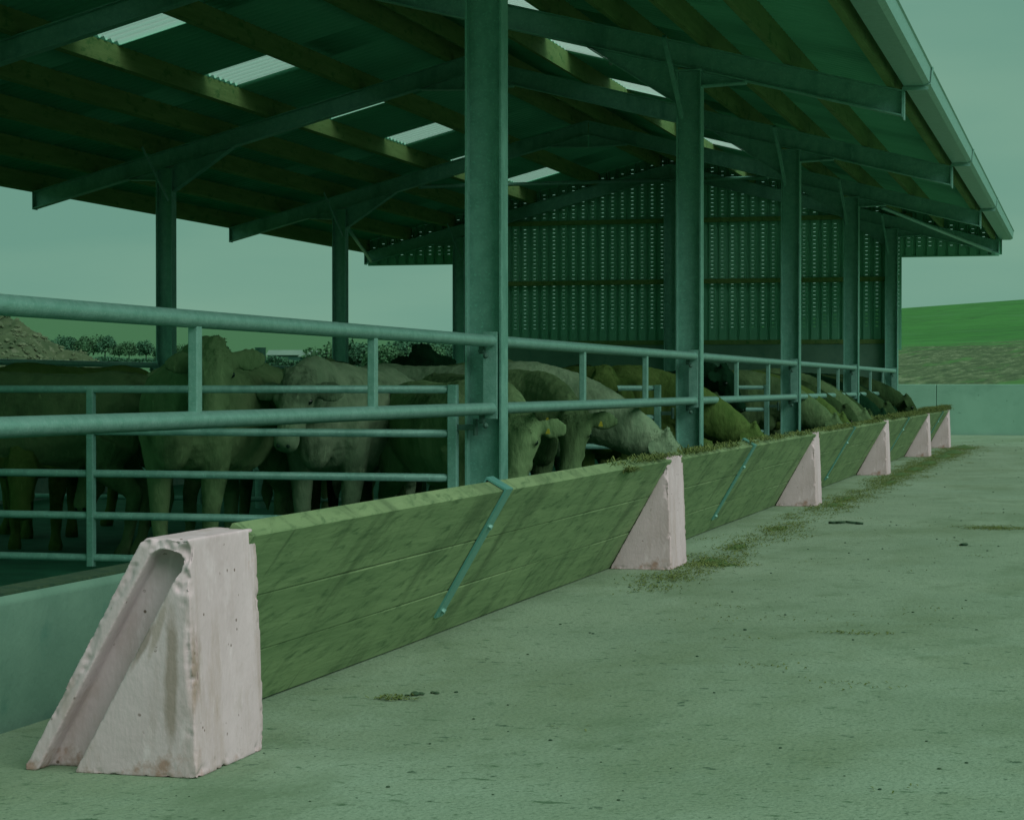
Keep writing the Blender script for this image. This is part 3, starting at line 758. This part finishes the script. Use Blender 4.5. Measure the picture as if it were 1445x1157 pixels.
    for i in range(int(36*curly)):                         # curly poll
        t_ = rg.uniform(-.05, .12); s_ = rg.uniform(-.085, .085)
        mb.ball(P + a*t_ + sd*s_ + fh*(.088 + rg.uniform(-.01,.012)-abs(s_)*.25), rg.uniform(.014,.026), n=7, m=5)
    tmp = mb.build('tmp', COATS['tan'])
    m = tmp.modifiers.new('r', 'REMESH'); m.mode = 'VOXEL'; m.voxel_size = .0145
    s_ = tmp.modifiers.new('s', 'SMOOTH'); s_.factor = .55; s_.iterations = 5
    me = eval_mesh(tmp, name); bpy.data.objects.remove(tmp)
    nor = [v.normal.copy() for v in me.vertices]
    for v, n in zip(me.vertices, nor):                     # shaggy coat
        p = v.co
        v.co = p + n*(noise.fractal(Vector((p.x*16, p.y*16, p.z*7))+Vector((seed,0,0)), .8, 2., 3)*.0055)
    me.polygons.foreach_set('use_smooth', [True]*len(me.polygons))
    return me, P, a, sd, fh
FURM = {}
def fur_mesh(me, P, a, sd, fh, n, seed):
    rg = random.Random(seed); me.calc_loop_triangles(); vs = me.vertices
    tris = [(t.vertices[:], t.area) for t in me.loop_triangles]; cum = []; tot = 0
    for _, ar in tris: tot += ar; cum.append(tot)
    import bisect
    V_ = []; F_ = []
    for i in range(n):
        k = bisect.bisect(cum, rg.random()*tot); k = min(k, len(tris)-1); (i0, i1, i2), _ = tris[k]
        r1, r2 = rg.random(), rg.random()
        if r1+r2 > 1: r1, r2 = 1-r1, 1-r2
        p = vs[i0].co*(1-r1-r2) + vs[i1].co*r1 + vs[i2].co*r2
        nn = (vs[i0].normal + vs[i1].normal + vs[i2].normal).normalized()
        dp = (p - P); along = dp.dot(a); poll = -.1 < along < .12 and abs(dp.dot(sd)) < .10 and dp.length < .2; ear = abs(dp.dot(sd)) > .125 and dp.length < .34 and abs(along) < .16
        face = along > .13 and (dp - a*along).length < .16
        if ear: L_ = .009; out_ = .12
        elif face and along < .6: L_ = .008; out_ = .08
        elif poll: L_ = .020; out_ = .45
        elif p.z < .45: L_ = .014; out_ = .15
        else: L_ = .020; out_ = .13
        flow = Vector((-.45, 0, -1)) + Vector((noise.noise(p*5), noise.noise(p*5+Vector((9,0,0))), noise.noise(p*5+Vector((0,9,0)))))*1.1
        if poll: flow = Vector((rg.gauss(0,1), rg.gauss(0,1), rg.gauss(0,1)))*.8
        d = flow - nn*flow.dot(nn)
        d = (d.normalized() + nn*out_*rg.uniform(.5,1.5)).normalized(); L_ *= rg.uniform(.6,1.4)
        s_ = d.cross(nn).normalized()*(.0014+.0026*rg.random())
        b_ = p - nn*.002; m_ = b_ + d*L_*.55; e_ = b_ + d*L_ + Vector((0,0,-.15*L_))
        k0 = len(V_); V_ += [b_-s_, b_+s_, m_+s_*.8, m_-s_*.8, e_]; F_ += [(k0,k0+1,k0+2,k0+3), (k0+3,k0+2,k0+4)]
    fm = bpy.data.meshes.new('coat'); fm.from_pydata([tuple(p) for p in V_], [], F_)
    return fm
POSE = {}
def pose(key, **k): POSE[key] = cow_mesh('cow_body', **k)
pose('stand', poll=(1.02,-.03,1.33), muzzle=(1.30,-.04,.92), side=(0,1,0), seed=1)
pose('look', poll=(1.02,.38,1.355), muzzle=(1.24,.44,.91), side=(-.14,1,0), seed=6, curly=1.4, fat=1.08)
pose('alert', poll=(1.04,0,1.45), muzzle=(1.40,0,1.12), side=(0,1,0), seed=9)
pose('peek', poll=(1.45,0,.95), muzzle=(1.72,.10,.58), side=(-.3,1,0), seed=10, legph=.06)
pose('level', poll=(1.05,0,1.20), muzzle=(1.34,0,.83), side=(0,1,0), seed=2, curly=2.)
pose('feed', poll=(1.44,0,.76), muzzle=(1.66,0,.36), side=(0,1,0), seed=3, curly=1.6, legph=.07)
pose('turn', poll=(1.14,0,1.07), muzzle=(1.24,-.12,.62), side=(.65,.76,0), seed=4, legph=-.05, curly=1.3)
pose('turn_soft', poll=(1.14,0,1.04), muzzle=(1.21,-.10,.59), side=(.62,.76,0), seed=8, legph=-.05)
pose('reach', poll=(1.46,0,.84), muzzle=(1.74,-.02,.46), side=(0,1,0), seed=5, curly=1.2, legph=.1)
COWS = []
def cow(key, coatname, x, y, rz, label, sc=1., zt=-.2, tagc=False):
    near = y < 15.5
    me, P, a, sd, fh = POSE[key]
    fk = (key, near)
    if fk not in FURM: FURM[fk] = fur_mesh(me, P, a, sd, fh, 26000 if near else 9000, 3)
    me2 = me.copy(); me2.materials.clear(); me2.materials.append(COATS[coatname])
    root = bpy.data.objects.new('cow', me2); COL.objects.link(root)
    root.location = (x, y, zt); root.rotation_euler = (0,0,rz); root.scale = (sc,)*3
    tag(root, label, 'cow', 'cattle standing in the barn')
    fm = FURM[fk].copy(); fm.materials.append(COATS[coatname]); fo = bpy.data.objects.new('coat', fm); COL.objects.link(fo); fo.parent = root
    for q in (-1, 1):
        MB().ball(P + a*.165 + sd*q*.112 + fh*.022, .021, n=10, m=7).build('eye', M['eye'], root, smooth=True)
        if tagc:
            c = P + a*.06 + sd*q*.19 - fh*.0; n_ = (fh*.75+a*.3).normalized()
            c = c + n_*.028 + a*.01
            t1 = MB(); s_ = sd*q
            pts = [c - s_*.006 - a*.014, c + s_*.006 - a*.014, c + s_*.016 + a*.022, c - s_*.016 + a*.022]
            t1.add([p for p in pts] + [p + n_*.004 for p in pts], [(0,1,2,3),(4,7,6,5),(0,4,5,1),(1,5,6,2),(2,6,7,3),(3,7,4,0)])
            t1.build('ear_tag', M['tag'], root)
    nm = MB(); c = P + a*.485 - fh*.03
    nose = M['hoof']
    for q in (-1, 1): nm.ball(c + sd*q*.032 + fh*.024 + a*.006, (.014,.014,.014), n=8, m=6)
    nm.build('nostril', nose, root, smooth=True)
    return root
D = -math.pi/2
cow('look', 'tan', -5.40, 12.42, D+.06, 'shaggy tan cow facing the camera with head raised behind the nearest rails', 1.0)
cow('level', 'cream', -4.80, 13.3, D+.04, 'pale curly headed cow facing the camera right of the raised tan head', .98)
cow('stand', 'dun', -6.98, 12.9, math.pi+.15, 'dun brown cow at the far left, turned away behind the pen gate', .95)
cow('feed', 'brown', -7.9, 15.2, D-.3, 'brown cow half hidden deep in the left of the barn')
cow('level', 'dun', -5.95, 16.2, D+.25, 'dun cow whose ear shows just behind the raised tan head')
cow('alert', 'black', -5.42, 17.7, D+.05, 'black cow looking over the backs, dark ears spread against the trees', .97)
cow('turn', 'tan', -3.93, 12.90, -.87, 'tan cow beside the big column, its tagged head turned to the camera over the board', .90, tagc=True)
cow('turn_soft', 'dun', -4.16, 14.46, -.72, 'dun cow with a tagged ear, second face right of the big column', .95, tagc=True)
cow('feed', 'cream', -4.46, 15.0, .0, 'pale cream cow with its neck stretched down to the silage', 1.0)
cow('stand', 'brown', -4.1, 17.9, D+.25, 'red brown cow looking back above the cream neck', .93)
cow('level', 'brown', -5.3, 19.9, .2, 'brown cow standing behind the second steel column', .98)
cow('feed', 'brown', -4.28, 17.95, .0, 'curly brown cow reaching down over the second board', 1.0)
cow('feed', 'brown', -4.9, 18.9, -.1, 'dark red cow set back behind the curly brown cow')
cow('stand', 'black', -4.75, 22.2, -.2, 'black cow standing upright between the second and third columns', .98)
cow('feed', 'dun', -4.28, 23.85, .0, 'tan neck nearest beyond the third column')
cow('feed', 'brown', -4.3, 24.75, .0, 'brown cow feeding between two tan ones beyond the third column')
cow('reach', 'dark', -4.36, 25.6, .0, 'dark brown cow feeding fourth from the gable column')
cow('feed', 'dun', -4.28, 26.6, .0, 'tan cow with a pale lit neck feeding just before the fourth column', 1.03)
cow('feed', 'dark', -4.28, 27.6, .0, 'dark cow feeding right behind the pale lit neck')
cow('feed', 'black', -4.28, 29.4, .0, 'black cow feeding just past the fourth column')
cow('reach', 'dark', -4.3, 30.3, .0, 'dark brown cow near the farthest rail')
cow('feed', 'black', -4.28, 31.2, .0, 'black cow near the farthest rail, head low at the board')
cow('peek', 'dark', -4.20, 32.2, .0, 'farthest dark brown cow, its head and ear against the back wall')
cow('feed', 'tan', -6.35, 14.6, D-.15, 'tan cow with lowered head showing between the far left cow and the raised head')
cow('feed', 'dark', -5.55, 14.9, D+.5, 'dark cow in the gap behind the pale curly headed cow')
cow('level', 'dun', -4.95, 15.9, D+.9, 'dun cow standing behind the cow beside the big column')
cow('feed', 'brown', -7.4, 13.9, D+.4, 'red brown cow with lowered head behind the far left cow', .92)
cow('stand', 'dark', -7.2, 26.5, .3, 'dark cow standing deep inside near the gable')
cow('level', 'brown', -8.3, 20.5, -.5, 'brown cow standing deep inside the middle of the barn')

# ------------------------------------------------------------------ silage, crumbs, clods
def strands(mb, cx, cy, z, n, sx, sy, L=.07, up=.03, base=None):
    for i in range(n):
        x = random.gauss(cx, sx); y = random.gauss(cy, sy); z0 = z(x, y) if callable(z) else z
        a = random.uniform(0, math.pi*2); l = L*random.uniform(.4, 1.2); w_ = random.uniform(.0015, .0035)
        dz = random.uniform(-.3, 1)*up
        d = Vector((math.cos(a), math.sin(a), 0)); s_ = Vector((-d.y, d.x, 0))*w_
        p = Vector((x, y, z0 + abs(random.gauss(0, up*.4)))); q = p + d*l*.5 + Vector((0,0,abs(dz)+.003)); r_ = p + d*l + Vector((0,0,dz*.3 if dz > 0 else .003))
        mb.add([p-s_, p+s_, q+s_, q-s_, r_], [(0,1,2,3),(3,2,4)])
def heap(mb, cx, cy, rx, ry, h, z0=0., seed=0):
    vs = []; fs = []; n = 14; rr = 6
    vs.append((cx, cy, z0+h))
    for j in range(1, rr+1):
        for i in range(n):
            a = 2*math.pi*i/n; t_ = j/rr
            k = 1+.35*noise.noise(Vector((math.cos(a)*1.5+seed, math.sin(a)*1.5, seed)))
            x = cx+rx*t_*k*math.cos(a); y = cy+ry*t_*k*math.sin(a)
            zz = z0 + h*(1-t_)**1.1*(1+.6*noise.noise(Vector((x*14, y*14, seed)))) - (.006 if j == rr else 0)
            vs.append((x, y, zz))
    for i in range(n): fs.append((0, 1+i, 1+(i+1) % n))
    for j in range(rr-1):
        for i in range(n): fs.append((1+j*n+i, 1+(j+1)*n+i, 1+(j+1)*n+(i+1) % n, 1+j*n+(i+1) % n))
    mb.add(vs, fs)
mb = MB(); mb2 = MB()
for (cx, cy, rx, ry, h) in ((-2.0,11.35,.09,.18,.022),(-1.9,11.15,.10,.10,.016),(-2.03,12.4,.06,.25,.014),(-2.03,14.1,.07,.3,.012),(-2.0,16.95,.09,.3,.02),(-2.0,17.9,.06,.5,.018),
      (-1.92,21.0,.08,.6,.02),(-1.98,22.9,.12,.6,.025),(-1.95,24.4,.12,.8,.03),(-1.95,26.4,.13,1.0,.03),(-1.92,28.9,.15,.8,.04),(-1.9,30.6,.17,.9,.045),(-1.9,33,.2,.7,.05)):
    heap(mb2, cx, cy, rx, ry, h, seed=cy)
    strands(mb, cx, cy, .003, int(600*(rx*ry*14+.3)), rx*.95, ry*.95, .035, .008)
for i in range(420):
    y = 10.2+ (23.3)*random.random()**.85; w_ = .05+.0035*y; strands(mb, -2.0+.09*noise.noise(Vector((y*.9, 0, 3)))+random.gauss(0,w_), y, .0015, 34, .04, .12, .03, .004)
for i in range(60):
    strands(mb, -2.03+random.gauss(0,.05), random.uniform(9.6, 11.2), .0015, 20, .05, .08, .03, .004)
tag(mb.build('loose_silage', M['feed'], fix=False), kind='stuff', label='loose chopped silage spilled in a line along the feed barrier', cat='silage')
tag(mb2.build('silage_heap', M['feeddark'], smooth=True, fix=False), kind='stuff', label='low dark heaps of silage at the feet of the blocks', cat='silage')
mb = MB(); topz = (dB*.655).z; topx = -2.44 + (dB*.655).x
for y0_, y1_, n in ((9.3, 10.75, 500), (10.9, 16.7, 1900), (16.9, 22.7, 2400), (22.9, 28.7, 4200), (28.8, 33.2, 5200)):
    for i in range(n//40):
        y = random.uniform(y0_, y1_); hh = .012 if y < 22 else .045 if y < 28 else .07
        if y < 11: y = y0_ + (y1_-y0_)*random.random()**.4
        strands(mb, topx-.035, y, topz+.01+random.random()*hh, 40, .03, .14, .07, .02)
strands(mb, topx+.0, 9.75, topz-.02, 160, .012, .05, .09, .02)
tag(mb.build('board_silage', M['feed'], fix=False), kind='stuff', label='strands of silage caught along the top of the feed boards', cat='silage')
# feed lying in the trough behind the boards
mb = MB()
vs = []; fs = []; n = 260; nx = 6
for i in range(n+1):
    y = 8+ (33.2-8)*i/n; fill = .06+.14*min(1, max(0, (y-10)/4)) + .16*min(1, max(0,(y-22)/6))
    for j in range(nx+1):
        x = -2.91 + .36*j/nx
        z = fill*(.6+.4*math.sin(math.pi*min(1,(j+1.5)/nx)))*(1+.35*noise.noise(Vector((x*8, y*2.5, 0)))) + .02*noise.noise(Vector((x*30, y*30, 2)))
        vs.append((x, y, max(z, .004)))
for i in range(n):
    for j in range(nx): fs.append((i*(nx+1)+j, i*(nx+1)+j+1, (i+1)*(nx+1)+j+1, (i+1)*(nx+1)+j))
tag(MB().add(vs, fs).build('trough_silage', M['feeddark'], fix=False), kind='stuff', label='bed of dark silage lying behind the leaning boards', cat='silage')
# clods and crumbs over the yard
mb = MB(); rg = random.Random(5)
def clod(x, y, r):
    b = MB(); b.ball((0,0,0), (r, r*rg.uniform(.6,1.2), r*.5), n=8, m=6)
    for p in b.v:
        v = Vector(p); k = 1+.4*noise.noise(v*60+Vector((x*7, y*7, 0))); v = v*k; mb.v.append((v.x+x, v.y+y, max(v.z+r*.3, .001)))
    k = len(mb.v)-len(b.v); mb.f += [tuple(i+k for i in f) for f in b.f]
for i in range(1500):
    y = 3.6+ 34*rg.random()**1.6; x = rg.uniform(-2.2, 2.2+y*.1)
    clod(x, y, rg.choice((.0012,.0015,.0015,.002,.002,.0025,.004))*(1 + y*.05))
for (x, y, r) in ((-2.02,6.20,.016),(-2.005,6.215,.012),(-1.98,6.26,.009),(-1.965,6.25,.010),(-1.915,6.29,.007),(-2.04,6.18,.008),(-.733,12.88,.022),(-.755,12.9,.012),(-2.03,10.06,.008),(-1.31,8.2,.008)): clod(x, y, r)
tag(mb.build('yard_crumbs', M['clod'], smooth=True, fix=False), kind='stuff', label='scattered clods and crumbs of dirt lying on the concrete yard', cat='dirt')
mb = MB()
for i in range(60):
    y = 4+ 14*random.random(); x = random.uniform(-1.6, 2.6); strands(mb, x, y, .001, random.choice((6,14,30)), .08, .05, .022, .003)
strands(mb, -2.06, 6.12, .002, 90, .035, .03, .03, .004); strands(mb, -.62, 14.5, .002, 700, .12, .10, .03, .005); strands(mb, -.87, 8.2, .002, 60, .09, .03, .03, .004)
tag(mb.build('yard_straw', M['feed'], fix=False), kind='stuff', label='thin scraps of straw scattered over the concrete yard', cat='straw')
# dark stick lying on the yard
st = MB(); p = Vector((-.80, 14.9, .012))
pts = [(-1.76,14.68,.008),(-1.71,14.67,.010),(-1.64,14.67,.016),(-1.57,14.66,.011),(-1.52,14.66,.007)]
for a_, b_ in zip(pts, pts[1:]): st.tube(a_, b_, .009, .009, n=7)
tag(st.build('dark_stick', M['clod'], smooth=True), 'dark flattened stick lying on the yard right of the second board', 'stick')

# ------------------------------------------------------------------ rubble heap on the left
def rubble():
    cx, cy = ray(-30, 46); vs = []; fs = []; n = 60
    def hz(x, y):
        dx, dy = (x-cx), (y-cy); d = math.hypot(dx/5.0, dy/4.2)
        return max(-.4, 2.50*(1-d**1.5) + .34*noise.fractal(Vector((x*.9, y*.9, 0)), .8, 2., 4)) - .2
    for i in range(n+1):
        for j in range(n+1):
            x = cx-6+12*i/n; y = cy-6+12*j/n; vs.append((x, y, hz(x, y)))
    for i in range(n):
        for j in range(n): fs.append((i*(n+1)+j, (i+1)*(n+1)+j, (i+1)*(n+1)+j+1, i*(n+1)+j+1))
    o = MB().add(vs, fs).build('rubble_heap', M['dirt'], smooth=False)
    tag(o, kind='structure')
    mb = MB(); rg = random.Random(2)
    for k in range(5000):
        a = rg.uniform(0, 2*math.pi); d = math.sqrt(rg.random())*4.6; x = cx+d*math.cos(a); y = cy+d*math.sin(a)
        r = rg.choice((.015,.02,.03,.03,.045,.06,.08)); q = Matrix.Rotation(rg.random()*3, 3, Vector((rg.random(), rg.random(), rg.random()+.1)).normalized())
        mb.ball((x, y, hz(x, y)+r*.3), (r, r*.7, r*.4), rot=q, n=5, m=3)
    tag(mb.build('rubble_stones', M['stone'], fix=False), kind='stuff', label='pale stones scattered over the rubble heap at the left', cat='stones')
rubble()

# ------------------------------------------------------------------ far trees, sheds
from mathutils.bvhtree import BVHTree
gme = bpy.data.objects['ground'].data
bvh = BVHTree.FromPolygons([v.co.copy() for v in gme.vertices], [tuple(p.vertices) for p in gme.polygons])
def gz(x, y):
    h = bvh.ray_cast(Vector((x, y, 500)), Vector((0,0,-1)))
    return h[0].z if h[0] else 0
def tree(u, dist, h, wd, leafm, label, seed, group):
    x, y = ray(u, dist); z = gz(x, y)-.2; rg = random.Random(seed)
    root = empty('field_tree', (x, y, z), label=label, cat='tree', group=group)
    tm = MB(); tm.tube((0,0,0), (.1,0,h*.42), h*.035, h*.02, n=7)
    for k in range(5):
        a = rg.uniform(0, 6.28); tm.tube((.05,0,h*rg.uniform(.28,.42)), (math.cos(a)*wd*.3, math.sin(a)*wd*.3, h*rg.uniform(.55,.8)), h*.015, h*.005, n=5)
    tm.build('trunk', M['bark'], root)
    cm = MB(); cl = []
    for k in range(12):
        a = rg.uniform(0, 6.28); rr = math.sqrt(rg.random())*wd*.36
        cl.append((Vector((math.cos(a)*rr, math.sin(a)*rr, h*rg.uniform(.42,.84))), wd*rg.uniform(.15,.25)))
    for c, r in cl:
        for q in range(150):
            d = Vector((rg.gauss(0,1), rg.gauss(0,1), rg.gauss(0,.8))).normalized()*r*rg.uniform(.6,1.12)
            p = c+d; s_ = wd*rg.uniform(.030,.055); n_ = Vector((rg.gauss(0,1), rg.gauss(0,1), rg.gauss(0,1))).normalized()
            t1 = n_.orthogonal().normalized(); t2 = n_.cross(t1)
            cm.add([p+t1*s_, p+t2*s_*.7, p-t1*s_, p-t2*s_*.7], [(0,1,2,3)])
    cm.build('crown', leafm, root, fix=False)
G1 = 'round trees in the far field at the left'
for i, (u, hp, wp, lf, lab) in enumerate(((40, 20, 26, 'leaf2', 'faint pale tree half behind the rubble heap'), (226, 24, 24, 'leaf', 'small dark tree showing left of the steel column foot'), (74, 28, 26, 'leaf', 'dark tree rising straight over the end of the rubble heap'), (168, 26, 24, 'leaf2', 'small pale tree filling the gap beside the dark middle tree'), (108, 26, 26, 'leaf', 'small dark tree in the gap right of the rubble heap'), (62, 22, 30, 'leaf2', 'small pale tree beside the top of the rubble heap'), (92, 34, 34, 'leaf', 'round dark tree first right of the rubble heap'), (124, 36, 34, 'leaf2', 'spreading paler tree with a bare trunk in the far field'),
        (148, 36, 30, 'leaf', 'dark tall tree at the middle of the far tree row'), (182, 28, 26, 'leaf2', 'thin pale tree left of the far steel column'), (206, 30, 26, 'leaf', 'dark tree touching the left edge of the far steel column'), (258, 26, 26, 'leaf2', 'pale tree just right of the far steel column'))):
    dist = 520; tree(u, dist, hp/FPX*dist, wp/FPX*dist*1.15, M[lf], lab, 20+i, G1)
G2 = 'trees of the wood behind the black cow'
lab2 = ['leftmost tree of the distant wood, beside the sheds', 'second tree of the distant wood, behind the far steel post', 'third tree of the distant wood, left of the thin rail upright', 'fourth tree of the distant wood, behind the rail upright', 'fifth tree of the distant wood, left of the black ears', 'sixth tree of the distant wood, straight above the black head', 'seventh tree of the distant wood, right of the black ears', 'last tree of the distant wood, against the gable column']
for i, u in enumerate((462, 492, 514, 536, 558, 582, 606, 632)):
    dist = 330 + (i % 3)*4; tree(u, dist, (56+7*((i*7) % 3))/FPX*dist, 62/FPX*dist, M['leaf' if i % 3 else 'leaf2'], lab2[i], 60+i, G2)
def hedge(u0, u1, dist, h, label):
    mb = MB(); rg = random.Random(int(u0)); n = int((u1-u0)*26)
    for i in range(n):
        u = rg.uniform(u0, u1); x, y = ray(u, dist+rg.uniform(-1.5,1.5)); p = Vector((x, y, gz(x, y)-.1+rg.random()**.8*h*(.8+.4*noise.noise(Vector((x*.2, 0, 0)))))); s_ = rg.uniform(.15,.4)
        n_ = Vector((rg.gauss(0,1), rg.gauss(0,1), rg.gauss(0,1))).normalized(); t1 = n_.orthogonal().normalized(); t2 = n_.cross(t1)
        mb.add([p+t1*s_, p+t2*s_, p-t1*s_, p-t2*s_], [(0,1,2,3)])
    tag(mb.build('hedge', M['leaf'], fix=False), label, 'hedge')
hedge(55, 230, 505, 1.4, 'dark low hedge at the foot of the far tree row')
hedge(470, 648, 318, 3.4, 'thick dark undergrowth at the foot of the distant wood')
hedge(330, 470, 500, 2.6, 'thick hedge in front of the distant sheds')
def shed(u, dist, wpx, hpx, label, rz):
    x, y = ray(u, dist); z = gz(x, y); w_ = wpx/FPX*dist; h = hpx/FPX*dist; L = w_*.5
    root = empty('farm_shed', (x, y, z-.2), rz, label=label, cat='shed', group='distant farm sheds')
    MB().box(-w_/2, w_/2, 0, L, 0, h*.62).prism([(0.01, h*.62), (L-.01, h*.62), (L/2, h*.98)], 0, -w_/2+.02, w_/2-.02).build('wall', M['shedwall'], root)
    MB().add([(-w_/2-.4, -.5, h*.58), (w_/2+.4, -.5, h*.58), (w_/2+.4, L/2, h), (-w_/2-.4, L/2, h), (-w_/2-.4, L+.5, h*.58), (w_/2+.4, L+.5, h*.58)], [(0,1,2,3),(3,2,5,4)]).build('roof', M['shedroof'], root).modifiers.new('t', 'SOLIDIFY').thickness = .15
    MB().box(-w_*.1, w_*.1, -.08, -.01, 0, h*.45).build('door', M['leaf'], root)
shed(402, 560, 50, 17, 'smaller left one of the two distant pale roofed sheds', .1)
shed(448, 540, 60, 21, 'larger right one of the two distant pale roofed sheds', -.25)
